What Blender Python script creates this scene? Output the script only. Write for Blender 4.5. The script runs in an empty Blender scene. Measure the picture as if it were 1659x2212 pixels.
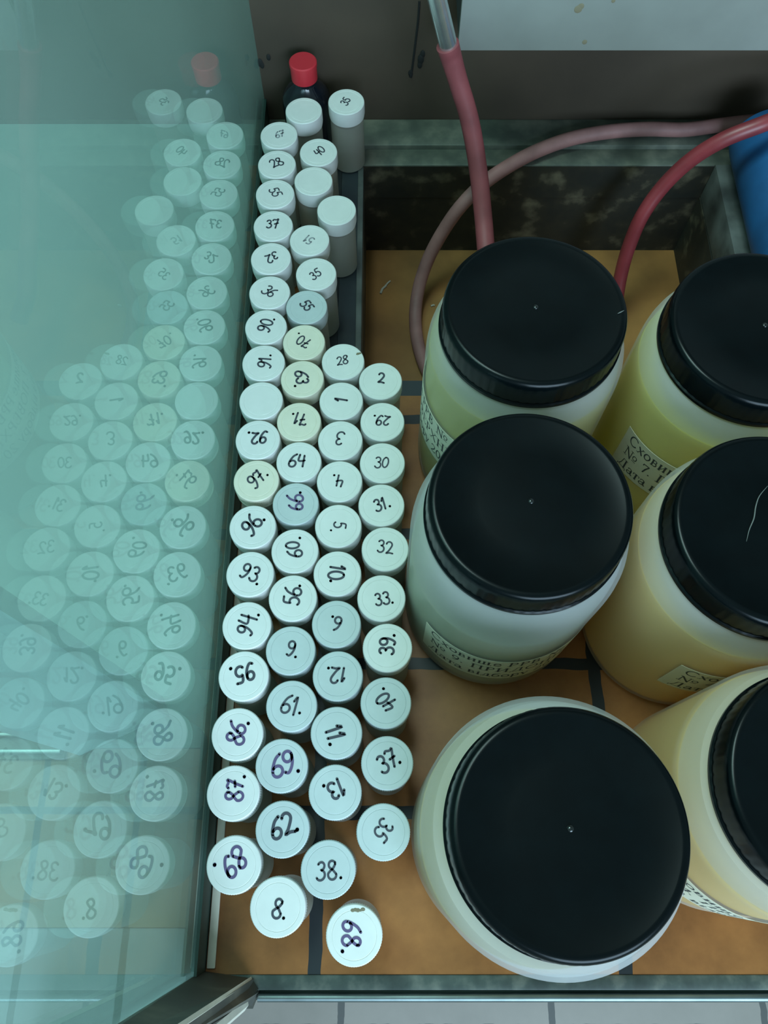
import bpy, bmesh, math, random
from mathutils import Vector, Matrix
random.seed(7)
PI = math.pi
sc = bpy.context.scene
C = sc.collection

# ------------------------------------------------------------------ camera
H = 0.5                                  # lens height above the tiled worktop (m)
F = 1720.0
TILT = math.atan(724.0 / F)
cT, sT = math.cos(TILT), math.sin(TILT)
cam_data = bpy.data.cameras.new('camera')
cam_data.sensor_fit = 'VERTICAL'
cam_data.sensor_height = 24.0
cam_data.lens = 24.0 * F / 2212.0
cam_data.clip_start = 0.01
cam = bpy.data.objects.new('camera', cam_data)
cam.location = (0, 0, H)
cam.rotation_euler = (TILT, 0, 0)
C.objects.link(cam)
sc.camera = cam

# ------------------------------------------------------------------ world, lights, exposure
world = bpy.data.worlds.new('world')
sc.world = world
world.use_nodes = True
bg = world.node_tree.nodes['Background']
bg.inputs['Color'].default_value = (0.62, 0.95, 1.0, 1)
bg.inputs['Strength'].default_value = 0.30


def area_light(name, loc, target, sx, sy, power, color):
    d = bpy.data.lights.new(name, 'AREA')
    d.shape = 'RECTANGLE'
    d.size, d.size_y, d.energy, d.color = sx, sy, power, color
    o = bpy.data.objects.new(name, d)
    o.location = loc
    o.rotation_euler = (Vector(target) - Vector(loc)).to_track_quat('-Z', 'Y').to_euler()
    C.objects.link(o)
    return o


area_light('room_window_light', (0.50, -1.15, 0.68), (0.10, 0.10, 0.06), 1.0, 0.8, 30.0, (0.64, 0.92, 1.14))
area_light('added_glass_fill_light', (-0.75, 0.20, 1.5), (-0.25, 0.2, 0.0), 0.5, 0.5, 4.0, (0.66, 0.98, 0.93))  # added fill, no known lamp: brightens the glass film and the bay beyond
area_light('ceiling_lamp_light', (-0.30, 0.42, 1.35), (-0.03, 0.40, 0.0), 0.5, 0.5, 17.0, (0.68, 0.97, 0.94))

vs = sc.view_settings
vs.view_transform = 'Standard'
vs.look = 'None'
vs.gamma = 1.0
vs.use_curve_mapping = False
vs.exposure = -0.1


# ------------------------------------------------------------------ geometry of the place (worktop is z = 0, camera stands over the origin)
def at_z(px, py, z):
    u, v = (px - 829.5) / F, (py - 1106) / F
    k = (H - z) / (cT + v * sT)
    return Vector((u * k, (sT - v * cT) * k, z))


def at_y(px, py, y):
    u, v = (px - 829.5) / F, (py - 1106) / F
    k = y / (sT - v * cT)
    return Vector((u * k, y, H - (cT + v * sT) * k))


# ------------------------------------------------------------------ materials
def new_mat(name):
    m = bpy.data.materials.new(name)
    m.use_nodes = True
    nt = m.node_tree
    return m, nt, nt.nodes, nt.links, nt.nodes['Principled BSDF']


def plain(name, col, rough=0.5, metal=0.0, noise=0.0, nscale=60.0, spec=0.5, bump=0.0, coat=0.0):
    m, nt, N, L, b = new_mat(name)
    b.inputs['Roughness'].default_value = rough
    b.inputs['Metallic'].default_value = metal
    b.inputs['Specular IOR Level'].default_value = spec
    b.inputs['Coat Weight'].default_value = coat
    if noise or bump:
        tc = N.new('ShaderNodeTexCoord')
        n = N.new('ShaderNodeTexNoise')
        n.inputs['Scale'].default_value = nscale
        n.inputs['Detail'].default_value = 5.0
        L.new(tc.outputs['Object'], n.inputs['Vector'])
        r = N.new('ShaderNodeValToRGB')
        r.color_ramp.elements[0].position = 0.3
        r.color_ramp.elements[1].position = 0.7
        r.color_ramp.elements[0].color = tuple(c * (1 - noise) for c in col) + (1,)
        r.color_ramp.elements[1].color = tuple(min(1, c * (1 + noise)) for c in col) + (1,)
        L.new(n.outputs['Fac'], r.inputs['Fac'])
        L.new(r.outputs['Color'], b.inputs['Base Color'])
        if bump:
            bp = N.new('ShaderNodeBump')
            bp.inputs['Strength'].default_value = bump
            bp.inputs['Distance'].default_value = 0.001
            L.new(n.outputs['Fac'], bp.inputs['Height'])
            L.new(bp.outputs['Normal'], b.inputs['Normal'])
    else:
        b.inputs['Base Color'].default_value = tuple(col) + (1,)
    return m


def milky(name, col, solid=0.62, rough=0.35, transl=0.5):
    """cloudy plastic: part scattering skin, part see-through"""
    m, nt, N, L, b = new_mat(name)
    out = N['Material Output']
    b.inputs['Base Color'].default_value = tuple(col) + (1,)
    b.inputs['Roughness'].default_value = rough
    tr = N.new('ShaderNodeBsdfTranslucent')
    tr.inputs['Color'].default_value = tuple(col) + (1,)
    m1 = N.new('ShaderNodeMixShader')
    m1.inputs['Fac'].default_value = transl
    L.new(b.outputs[0], m1.inputs[1])
    L.new(tr.outputs[0], m1.inputs[2])
    tp = N.new('ShaderNodeBsdfTransparent')
    tp.inputs['Color'].default_value = (0.97, 0.99, 0.99, 1)
    m2 = N.new('ShaderNodeMixShader')
    m2.inputs['Fac'].default_value = solid
    L.new(tp.outputs[0], m2.inputs[1])
    L.new(m1.outputs[0], m2.inputs[2])
    L.new(m2.outputs[0], out.inputs['Surface'])
    return m


def tile_mat(name, tile_cols, grout, sx, sy, ox, oy, gw, rough=0.45, axes=('X', 'Y'), nscale=14.0, stain=None, spec=0.4):
    """tiles sx by sy metres with grout lines of width gw centred at ox + k*sx, oy + k*sy (object coordinates)"""
    m, nt, N, L, b = new_mat(name)
    tc = N.new('ShaderNodeTexCoord')
    sp = N.new('ShaderNodeSeparateXYZ')
    L.new(tc.outputs['Object'], sp.inputs[0])

    def math_node(op, a, bval=None):
        n = N.new('ShaderNodeMath')
        n.operation = op
        for i, x in enumerate((a, bval)):
            if x is None:
                continue
            if isinstance(x, (int, float)):
                n.inputs[i].default_value = x
            else:
                L.new(x, n.inputs[i])
        return n.outputs[0]

    # small wobble so the joints are hand laid
    wob = N.new('ShaderNodeTexNoise')
    wob.inputs['Scale'].default_value = 45.0
    L.new(tc.outputs['Object'], wob.inputs['Vector'])
    w = math_node('MULTIPLY', math_node('SUBTRACT', wob.outputs['Fac'], 0.5), gw * 0.5)
    masks, cells = [], []
    for ax, s, o in ((axes[0], sx, ox), (axes[1], sy, oy)):
        t = math_node('DIVIDE', math_node('SUBTRACT', math_node('ADD', sp.outputs[ax], w), o), s)
        cells.append(math_node('FLOOR', t))
        fr = math_node('FRACT', math_node('ADD', t, 0.5))
        d = math_node('MULTIPLY', math_node('ABSOLUTE', math_node('SUBTRACT', fr, 0.5)), s)
        masks.append(math_node('LESS_THAN', d, gw / 2))
    mask = math_node('MAXIMUM', masks[0], masks[1])
    cmb = N.new('ShaderNodeCombineXYZ')
    L.new(cells[0], cmb.inputs[0])
    L.new(cells[1], cmb.inputs[1])
    wn = N.new('ShaderNodeTexWhiteNoise')
    L.new(cmb.outputs[0], wn.inputs['Vector'])
    no = N.new('ShaderNodeTexNoise')
    no.inputs['Scale'].default_value = nscale
    no.inputs['Detail'].default_value = 8.0
    no.inputs['Roughness'].default_value = 0.65
    L.new(tc.outputs['Object'], no.inputs['Vector'])
    f = math_node('ADD', math_node('MULTIPLY', no.outputs['Fac'], 1.3), math_node('MULTIPLY', math_node('SUBTRACT', wn.outputs['Value'], 0.5), 0.25))
    rp = N.new('ShaderNodeValToRGB')
    e = rp.color_ramp.elements
    e[0].position, e[1].position = 0.35, 0.95
    e[0].color = tuple(tile_cols[0]) + (1,)
    e[1].color = tuple(tile_cols[1]) + (1,)
    L.new(f, rp.inputs['Fac'])
    mx = N.new('ShaderNodeMix')
    mx.data_type = 'RGBA'
    L.new(mask, mx.inputs['Factor'])
    L.new(rp.outputs['Color'], mx.inputs['A'])
    mx.inputs['B'].default_value = tuple(grout) + (1,)
    L.new(mx.outputs['Result'], b.inputs['Base Color'])
    b.inputs['Roughness'].default_value = rough
    b.inputs['Specular IOR Level'].default_value = spec
    bp = N.new('ShaderNodeBump')
    bp.inputs['Strength'].default_value = 0.6
    bp.inputs['Distance'].default_value = 0.0015
    L.new(math_node('SUBTRACT', 1.0, mask), bp.inputs['Height'])
    L.new(bp.outputs['Normal'], b.inputs['Normal'])
    return m


def speckle_mat(name, base, spot, spot2, scale=55.0, rough=0.6, lo=0.52, hi=0.66):
    m, nt, N, L, b = new_mat(name)
    tc = N.new('ShaderNodeTexCoord')
    n1 = N.new('ShaderNodeTexNoise')
    n1.inputs['Scale'].default_value = scale
    n1.inputs['Detail'].default_value = 8.0
    L.new(tc.outputs['Object'], n1.inputs['Vector'])
    r1 = N.new('ShaderNodeValToRGB')
    e = r1.color_ramp.elements
    e[0].position, e[0].color = lo - 0.14, tuple(base) + (1,)
    e[1].position, e[1].color = hi, tuple(spot) + (1,)
    x = r1.color_ramp.elements.new(lo)
    x.color = tuple(spot2) + (1,)
    L.new(n1.outputs['Fac'], r1.inputs['Fac'])
    L.new(r1.outputs['Color'], b.inputs['Base Color'])
    b.inputs['Roughness'].default_value = rough
    return m


def glass_mat(name):
    """old dusty hood glass: Fresnel mirror over a see-through pane with a film of dust"""
    m, nt, N, L, b = new_mat(name)
    out = N['Material Output']
    N.remove(b)
    tp = N.new('ShaderNodeBsdfTransparent')
    tp.inputs['Color'].default_value = (0.80, 0.97, 0.93, 1)
    df = N.new('ShaderNodeBsdfDiffuse')
    tl = N.new('ShaderNodeBsdfTranslucent')
    for n in (df, tl):
        n.inputs['Color'].default_value = (0.80, 0.98, 0.93, 1)
    ms = N.new('ShaderNodeMixShader')
    ms.inputs['Fac'].default_value = 0.5
    L.new(df.outputs[0], ms.inputs[1])
    L.new(tl.outputs[0], ms.inputs[2])
    tc = N.new('ShaderNodeTexCoord')
    no = N.new('ShaderNodeTexNoise')
    no.inputs['Scale'].default_value = 9.0
    no.inputs['Detail'].default_value = 6.0
    L.new(tc.outputs['Object'], no.inputs['Vector'])
    mr = N.new('ShaderNodeMapRange')
    mr.inputs['To Min'].default_value = 0.17
    mr.inputs['To Max'].default_value = 0.31
    L.new(no.outputs['Fac'], mr.inputs['Value'])
    m1 = N.new('ShaderNodeMixShader')
    L.new(mr.outputs['Result'], m1.inputs['Fac'])
    L.new(tp.outputs[0], m1.inputs[1])
    L.new(ms.outputs[0], m1.inputs[2])
    gl = N.new('ShaderNodeBsdfGlossy')
    gl.inputs['Color'].default_value = (0.85, 1.0, 0.97, 1)
    gl.inputs['Roughness'].default_value = 0.016
    fr = N.new('ShaderNodeFresnel')
    geo = N.new('ShaderNodeNewGeometry')
    ior = N.new('ShaderNodeMapRange')          # same 1.5 on entering and leaving the pane
    ior.inputs['To Min'].default_value = 1.5
    ior.inputs['To Max'].default_value = 1.0 / 1.5
    L.new(geo.outputs['Backfacing'], ior.inputs['Value'])
    L.new(ior.outputs['Result'], fr.inputs['IOR'])
    m2 = N.new('ShaderNodeMixShader')
    L.new(fr.outputs[0], m2.inputs['Fac'])
    L.new(m1.outputs[0], m2.inputs[1])
    L.new(gl.outputs[0], m2.inputs[2])
    L.new(m2.outputs[0], out.inputs['Surface'])
    return m


M = {
    'bench_tile': tile_mat('worktop_tile', [(0.17, 0.062, 0.015), (0.44, 0.180, 0.050)], (0.020, 0.024, 0.027), 0.1705, 0.0878, -0.0382, 0.0188, 0.0075, rough=0.42, spec=0.35),
    'basin_tile': plain('basin_floor_tile', (0.32, 0.145, 0.040), 0.55, noise=0.35, nscale=18),
    'basin_wall': speckle_mat('basin_wall_dark', (0.018, 0.020, 0.017), (0.20, 0.17, 0.11), (0.030, 0.028, 0.020), 42, 0.6, 0.54, 0.74),
    'basin_frame': speckle_mat('basin_frame_dark', (0.018, 0.026, 0.034), (0.05, 0.06, 0.06), (0.022, 0.030, 0.036), 60, 0.6, 0.6, 0.8),
    'basin_lip': plain('basin_lip_grey', (0.10, 0.11, 0.105), 0.6, noise=0.4, nscale=50),
    'stone': speckle_mat('green_marble', (0.075, 0.085, 0.07), (0.20, 0.20, 0.155), (0.105, 0.115, 0.092), 55, 0.5, 0.5, 0.75),
    'front_stone': speckle_mat('dark_green_marble', (0.030, 0.043, 0.037), (0.16, 0.17, 0.14), (0.050, 0.068, 0.058), 75, 0.5, 0.5, 0.75),
    'wall': plain('wall_brown', (0.070, 0.049, 0.032), 0.75, noise=0.28, nscale=9.0, bump=0.1),
    'dark_line': plain('dark_joint', (0.012, 0.012, 0.011), 0.8),
    'panel': plain('panel_pale_enamel', (0.30, 0.315, 0.285), 0.5, noise=0.05, nscale=40),
    'panel_side': plain('panel_dark_edge', (0.035, 0.04, 0.04), 0.7),
    'stain': plain('rust_stain', (0.22, 0.19, 0.12), 0.8),
    'floor_tile': tile_mat('room_floor_tile', [(0.42, 0.38, 0.33), (0.56, 0.50, 0.44)], (0.17, 0.17, 0.16), 0.319, 0.319, -0.0655, -0.25, 0.010, rough=0.5, nscale=5),
    'next_tile': tile_mat('next_worktop_tile', [(0.17, 0.12, 0.075), (0.28, 0.20, 0.13)], (0.07, 0.08, 0.075), 0.0575, 0.11, -0.145, 0.02, 0.004, rough=0.5),
    'next_pale': tile_mat('next_ledge_tile', [(0.19, 0.21, 0.22), (0.25, 0.27, 0.28)], (0.08, 0.10, 0.10), 0.0575, 0.4, -0.145, 0.2, 0.004, rough=0.5),
    'next_top': plain('next_bay_laminate', (0.15, 0.23, 0.21), 0.7, noise=0.12, nscale=4),
    'next_wall': plain('next_wall_teal', (0.26, 0.32, 0.31), 0.8, noise=0.1, nscale=6),
    'board': plain('pale_board', (0.34, 0.40, 0.40), 0.6, noise=0.05, nscale=12),
    'glass': glass_mat('dusty_hood_glass'),
    'steel': plain('brushed_steel', (0.70, 0.76, 0.76), 0.27, metal=0.92, noise=0.1, nscale=80),
    'rail': plain('bench_rail_steel', (0.19, 0.23, 0.23), 0.42, metal=1.0, noise=0.15, nscale=60),
    'trim_pale': plain('pale_metal_strip', (0.74, 0.70, 0.58), 0.4, noise=0.08, nscale=70),
    'gasket': plain('dark_green_gasket', (0.02, 0.05, 0.042), 0.5),
    'post': speckle_mat('old_post_metal', (0.05, 0.05, 0.04), (0.13, 0.12, 0.09), (0.065, 0.065, 0.05), 30, 0.55),
    'vial_body': milky('vial_cloudy_plastic', (0.55, 0.52, 0.45), 0.55, 0.4, 0.35),
    'cap_white': plain('cap_white_plastic', (0.80, 0.80, 0.77), 0.45, noise=0.025, nscale=160, bump=0.05),
    'cap_cream': plain('cap_cream_plastic', (0.82, 0.77, 0.63), 0.45, noise=0.03, nscale=160, bump=0.05),
    'cap_grey': plain('cap_grey_white_plastic', (0.56, 0.62, 0.62), 0.45, noise=0.03, nscale=160, bump=0.05),
    'ink': plain('marker_ink_dark', (0.055, 0.058, 0.08), 0.6),
    'ink_violet': plain('marker_ink_violet', (0.12, 0.085, 0.20), 0.6),
    'ink_faint': plain('marker_ink_faint', (0.32, 0.33, 0.36), 0.6),
    'jar_body': milky('jar_cloudy_plastic', (0.92, 0.92, 0.93), 0.34, 0.4, 0.45),
    'lid': plain('lid_black_plastic', (0.0012, 0.003, 0.0036), 0.25, noise=0.15, nscale=90, spec=0.18),
    'nub': plain('nub_glossy_black', (0.01, 0.012, 0.012), 0.12, spec=0.6),
    'lid_mark': plain('lid_scratch', (0.13, 0.14, 0.13), 0.5),
    'paper': plain('label_paper', (0.66, 0.64, 0.50), 0.8, noise=0.03, nscale=40),
    'print': plain('label_print', (0.05, 0.06, 0.06), 0.8),
    'rubber_red': plain('red_rubber', (0.30, 0.07, 0.078), 0.55, noise=0.2, nscale=50),
    'rubber_pink': plain('faded_pink_rubber', (0.36, 0.17, 0.16), 0.6, noise=0.3, nscale=35),
    'rubber_dark': plain('dark_red_rubber', (0.25, 0.035, 0.042), 0.4, noise=0.25, nscale=35),
    'blue': plain('blue_enamel', (0.010, 0.085, 0.22), 0.5, noise=0.25, nscale=30),
    'red_cap': plain('red_plastic', (0.62, 0.03, 0.045), 0.45),
    'dark_glass': plain('dark_bottle_glass', (0.010, 0.012, 0.018), 0.12, spec=0.6),
    'crumb': plain('pale_crumb', (0.55, 0.50, 0.42), 0.8),
}
LIQ = {
    'olive': plain('liquid_olive', (0.62, 0.52, 0.05), 0.3),
    'clear': plain('liquid_grey_green', (0.46, 0.48, 0.27), 0.3),
    'straw': plain('liquid_straw', (0.62, 0.46, 0.12), 0.3),
    'moss': plain('liquid_moss', (0.85, 0.72, 0.06), 0.3),
    'amber': plain('liquid_amber', (0.95, 0.62, 0.10), 0.3),
    'honey': plain('liquid_honey', (0.88, 0.55, 0.06), 0.3),
}


for m_ in LIQ.values():                   # cloudy liquids let light through
    nt_ = m_.node_tree
    b_ = nt_.nodes['Principled BSDF']
    t_ = nt_.nodes.new('ShaderNodeBsdfTranslucent')
    t_.inputs['Color'].default_value = tuple(min(1, c ** 0.7) for c in b_.inputs['Base Color'].default_value[:3]) + (1,)
    x_ = nt_.nodes.new('ShaderNodeMixShader')
    x_.inputs['Fac'].default_value = 0.25
    nt_.links.new(b_.outputs[0], x_.inputs[1])
    nt_.links.new(t_.outputs[0], x_.inputs[2])
    nt_.links.new(x_.outputs[0], nt_.nodes['Material Output'].inputs['Surface'])


# ------------------------------------------------------------------ mesh helpers
def link_mesh(name, bm, mat, parent=None, smooth=True):
    me = bpy.data.meshes.new(name)
    bmesh.ops.recalc_face_normals(bm, faces=bm.faces)
    if smooth:
        for f in bm.faces:
            f.smooth = True
        for e in bm.edges:
            if len(e.link_faces) == 2 and e.calc_face_angle(0) > 0.6:
                e.smooth = False
    bm.to_mesh(me)
    bm.free()
    me.materials.append(mat)
    o = bpy.data.objects.new(name, me)
    C.objects.link(o)
    if parent:
        o.parent = parent
    return o


def tag(o, label=None, cat=None, group=None, kind=None):
    if label:
        o['label'] = label
    if cat:
        o['category'] = cat
    if group:
        o['group'] = group
    if kind:
        o['kind'] = kind
    return o


def thing(name, label, cat, loc=(0, 0, 0), group=None):
    o = bpy.data.objects.new(name, None)
    o.empty_display_size = 0.02
    o.location = loc
    C.objects.link(o)
    return tag(o, label, cat, group)


def box(bm, x0, x1, y0, y1, z0, z1, bevel=0.0):
    vs_ = [bm.verts.new((x, y, z)) for z in (z0, z1) for y in (y0, y1) for x in (x0, x1)]
    fs = []
    for idx in ((0, 2, 3, 1), (4, 5, 7, 6), (0, 1, 5, 4), (2, 6, 7, 3), (0, 4, 6, 2), (1, 3, 7, 5)):
        fs.append(bm.faces.new([vs_[i] for i in idx]))
    if bevel:
        es = list({e for f in fs for e in f.edges})
        bmesh.ops.bevel(bm, geom=es, offset=bevel, segments=2, affect='EDGES', profile=0.5)
    return fs


def lathe(bm, prof, seg=64, ripple=None, center=(0, 0), close=True):
    """profile of (r, z), axis z.  ripple(r, z, i) returns the radius used at column i"""
    rings = []
    for r, z in prof:
        if r < 1e-7:
            rings.append([bm.verts.new((center[0], center[1], z))])
        else:
            ring = []
            for i in range(seg):
                a = 2 * PI * i / seg
                rr = ripple(r, z, i) if ripple else r
                ring.append(bm.verts.new((center[0] + rr * math.cos(a), center[1] + rr * math.sin(a), z)))
            rings.append(ring)
    for a, b in zip(rings[:-1], rings[1:]):
        for i in range(seg):
            j = (i + 1) % seg
            if len(a) == 1 and len(b) == 1:
                continue
            if len(a) == 1:
                bm.faces.new((a[0], b[j], b[i]))
            elif len(b) == 1:
                bm.faces.new((a[i], a[j], b[0]))
            else:
                bm.faces.new((a[i], a[j], b[j], b[i]))


def catmull(pts, n=10):
    P_ = [pts[0] + (pts[0] - pts[1])] + list(pts) + [pts[-1] + (pts[-1] - pts[-2])]
    out = []
    for i in range(1, len(P_) - 2):
        p0, p1, p2, p3 = P_[i - 1:i + 3]
        for k in range(n):
            t = k / n
            out.append(0.5 * ((2 * p1) + (p2 - p0) * t + (2 * p0 - 5 * p1 + 4 * p2 - p3) * t * t + (3 * p1 - p0 - 3 * p2 + p3) * t ** 3))
    out.append(pts[-1].copy())
    return out


def tube(bm, pts, rad, seg=20):
    """rad: number or function of 0..1"""
    rf = rad if callable(rad) else (lambda t: rad)
    n = len(pts)
    up = Vector((0.3, 0.2, 1)).normalized()
    rings = []
    for i, p in enumerate(pts):
        d = (pts[min(i + 1, n - 1)] - pts[max(i - 1, 0)]).normalized()
        s = d.cross(up)
        if s.length < 1e-4:
            s = d.cross(Vector((1, 0, 0)))
        s.normalize()
        u = s.cross(d).normalized()
        r = rf(i / (n - 1))
        rings.append([bm.verts.new(p + s * (r * math.cos(2 * PI * k / seg)) + u * (r * math.sin(2 * PI * k / seg))) for k in range(seg)])
    for a, b in zip(rings[:-1], rings[1:]):
        for k in range(seg):
            j = (k + 1) % seg
            bm.faces.new((a[k], a[j], b[j], b[k]))
    bm.faces.new(rings[0][::-1])
    bm.faces.new(rings[-1])


def prism(bm, poly, z_off):
    """prism from a list of 3D points and an offset vector"""
    a = [bm.verts.new(p) for p in poly]
    b = [bm.verts.new(p + z_off) for p in poly]
    n = len(poly)
    bm.faces.new(a[::-1])
    bm.faces.new(b)
    for i in range(n):
        j = (i + 1) % n
        bm.faces.new((a[i], a[j], b[j], b[i]))


def structure(o):
    o['kind'] = 'structure'
    return o


# ------------------------------------------------------------------ the setting
WALL_Y = 1.1457 * H
GX = -0.1985 * H                         # inner face of the hood's side glass
FRONT_Y = -0.1285 * H                    # front end of the tiles
BX0, BX1, BY0, BY1 = -0.034 * H, 0.552 * H, 0.630 * H, 1.0485 * H      # basin opening
BASIN_Z = -0.205 * H

bm = bmesh.new()
box(bm, -2.2, 2.2, -1.6, 1.2, -0.92, -0.9)
structure(link_mesh('floor', bm, M['floor_tile'], smooth=False))
bm = bmesh.new()
box(bm, -1.3, 0.95, WALL_Y, WALL_Y + 0.03, -0.9, 1.1)
structure(link_mesh('wall_back', bm, M['wall'], smooth=False))
# the joint in the brown wall beside the steel tube, with a pair of blots at its foot
bm = bmesh.new()
pj = [at_y(906, 2, WALL_Y), at_y(903, 45, WALL_Y), at_y(897, 95, WALL_Y), at_y(890, 150, WALL_Y), at_y(887, 166, WALL_Y)]
tube(bm, catmull(pj, 5), lambda t: 0.0009 + 0.0005 * (t > 0.8), 8)
structure(link_mesh('trim_1', bm, M['dark_line']))
bm = bmesh.new()
for (x, y, r) in ((913, 117, 0.0020), (909, 128, 0.0026), (907, 140, 0.0020), (886, 158, 0.0016), (580, 124, 0.0017), (562, 136, 0.0022), (566, 141, 0.0018)):
    p = at_y(x, y, WALL_Y - 0.0006)
    bmesh.ops.create_icosphere(bm, subdivisions=2, radius=r, matrix=Matrix.Translation(p) @ Matrix.Diagonal((1, 0.3, 1.7, 1)))
structure(link_mesh('trim_2', bm, M['dark_line']))

# tiled worktop with the opening for the basin
wt = thing('tiled_worktop', 'orange-brown tiled worktop with wide dark joints under all the jars and vials', 'worktop', (0, 0, 0))
bm = bmesh.new()
X0, X1 = GX - 0.004, 0.93
box(bm, X0, X1, FRONT_Y, BY0 - 0.013, -0.035, 0)
box(bm, X0, BX0 - 0.0180, BY0 - 0.013, BY1, -0.035, 0)
box(bm, BX1 + 0.022, X1, BY0 - 0.013, BY1, -0.035, 0)
link_mesh('tile_field', bm, M['bench_tile'], wt, smooth=False)
bm = bmesh.new()
yb = at_z(829, 322, 0).y
box(bm, X0, X1, BY1, yb, -0.035, 0.0, 0.0008)
link_mesh('back_stone_strip', bm, M['stone'], wt)
bm = bmesh.new()
box(bm, X0, X1, yb, WALL_Y, -0.035, 0.004, 0.0015)
link_mesh('back_stone_curb', bm, M['stone'], wt)
bm = bmesh.new()
box(bm, X0, X1, FRONT_Y - 0.0075, FRONT_Y, -0.035, 0.0005, 0.0008)
link_mesh('front_stone_edge', bm, M['front_stone'], wt)
bm = bmesh.new()
box(bm, X0, X1, FRONT_Y - 0.0128, FRONT_Y - 0.0076, -0.035, -0.0052)
link_mesh('front_apron', bm, M['gasket'], wt, smooth=False)
bm = bmesh.new()
yt = FRONT_Y - 0.0112
tube(bm, [Vector((at_z(556, 2150, 0).x, yt, -0.0025)), Vector((X1, yt, -0.0025))], 0.0023, 24)
link_mesh('front_metal_rail', bm, M['rail'], wt)

# sunken basin
bs = thing('sink_basin', 'dark sunken basin with orange tiled bottom behind the jars', 'sink', (0, 0, 0))
bm = bmesh.new()
wtk = 0.008
box(bm, BX0 - wtk, BX0, BY0 - wtk, BY1 + wtk, BASIN_Z, -0.0355)
box(bm, BX1, BX1 + wtk, BY0 - wtk, BY1 + wtk, BASIN_Z, -0.0355)
box(bm, BX0, BX1, BY0 - wtk, BY0, BASIN_Z, -0.0355)
box(bm, BX0, BX1, BY1, BY1 + wtk, BASIN_Z, -0.0355)
box(bm, BX0, BX1, BY1 - 0.0004, BY1 - 0.0001, -0.0355, -0.001)
link_mesh('basin_wall', bm, M['basin_wall'], bs, smooth=False)
bm = bmesh.new()
box(bm, BX0 - wtk, BX1 + wtk, BY0 - wtk, BY1 + wtk, BASIN_Z - 0.01, BASIN_Z)
link_mesh('basin_floor', bm, M['basin_tile'], bs, smooth=False)
bm = bmesh.new()
box(bm, BX0 - 0.0178, BX0 - 0.0045, BY0 - 0.0128, BY1 - 0.0002, -0.034, -0.0004)
box(bm, BX0 - 0.0045, BX1 + 0.0055, BY0 - 0.0128, BY0, -0.034, -0.0004)
link_mesh('basin_frame', bm, M['basin_frame'], bs, smooth=False)
bm = bmesh.new()
box(bm, BX0 - 0.0045, BX0, BY0, BY1 - 0.0005, -0.034, 0.0006, 0.0006)
link_mesh('basin_lip', bm, M['basin_lip'], bs)
bm = bmesh.new()
box(bm, BX1, BX1 + 0.0215, BY0, BY1 - 0.0005, -0.034, 0.0012, 0.0006)
link_mesh('basin_lip', bm, M['basin_lip'], bs)

# side glass of the hood
sg = thing('side_glass_pane', 'dusty green glass side pane of the hood, mirroring the white vials', 'glass pane', (GX, 0, 0))
bm = bmesh.new()
box(bm, -0.005, 0, FRONT_Y + 0.001, WALL_Y - 0.0005, 0.006, 0.75)
link_mesh('glass_sheet', bm, M['glass'], sg, smooth=False)
bm = bmesh.new()
x_a, x_b, y_a, y_b = -0.0066, 0.0016, FRONT_Y + 0.002, WALL_Y - 0.0006     # U channel hugging the foot of the pane
prism(bm, [Vector((x, y_a, z)) for x, z in ((x_a, 0.0003), (x_b, 0.0003), (x_b, 0.024), (0.0001, 0.024), (0.0001, 0.0058), (-0.0051, 0.0058), (-0.0051, 0.024), (x_a, 0.024))], Vector((0, y_b - y_a, 0)))
link_mesh('gasket', bm, M['gasket'], sg, smooth=False)
bm = bmesh.new()
box(bm, 0.0022, 0.0068, FRONT_Y + 0.003, WALL_Y - 0.08, 0.0003, 0.0022, 0.0005)
link_mesh('bead_strip', bm, M['trim_pale'], sg)

# front corner post with two bright channel edges
fp = thing('front_sash_post', 'old grey-brown metal post with two pale edges at the front left corner', 'post', (0, 0, 0))
A0, A1 = at_z(437, 2097, 0.001), at_z(548, 2114, 0.001)
B0, B1 = at_z(20, 2358, 0.24), at_z(215, 2332, 0.24)
bm = bmesh.new()
for q in ([A0, A1, B1, B0],):
    prism(bm, q, Vector((0.0, -0.004, -0.001)))
link_mesh('post_web', bm, M['post'], fp, smooth=False)
bm = bmesh.new()
s0, s1 = at_z(541, 2116, 0.003), at_z(208, 2337, 0.243)
d = (s1 - s0).normalized()
n = d.cross(Vector((0.2, 1, 0.2))).normalized()
w = n.cross(d).normalized()
prism(bm, [s0 + n * 0.0011, s0 + w * 0.0015, s0 - n * 0.0011, s0 - w * 0.0015], s1 - s0)
link_mesh('channel_edge', bm, M['trim_pale'], fp, smooth=False)
bm = bmesh.new()
s0, s1 = at_z(532, 2170, 0.002), at_z(338, 2335, 0.176)
d = (s1 - s0).normalized()
n = d.cross(Vector((0.2, 1, 0.2))).normalized()
w = n.cross(d).normalized()
prism(bm, [s0 + n * 0.0013, s0 + w * 0.003, s0 - n * 0.0013, s0 - w * 0.003], s1 - s0)
link_mesh('channel_edge', bm, M['trim_pale'], fp, smooth=False)
bm = bmesh.new()
q = [at_z(548, 2116, -0.001), at_z(560, 2135, -0.001), at_z(545, 2172, -0.004), at_z(520, 2172, -0.004), at_z(300, 2330, 0.17), at_z(215, 2335, 0.235)]
prism(bm, q, Vector((0.0, -0.002, -0.003)))
link_mesh('channel_back', bm, M['post'], fp, smooth=False)

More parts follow.
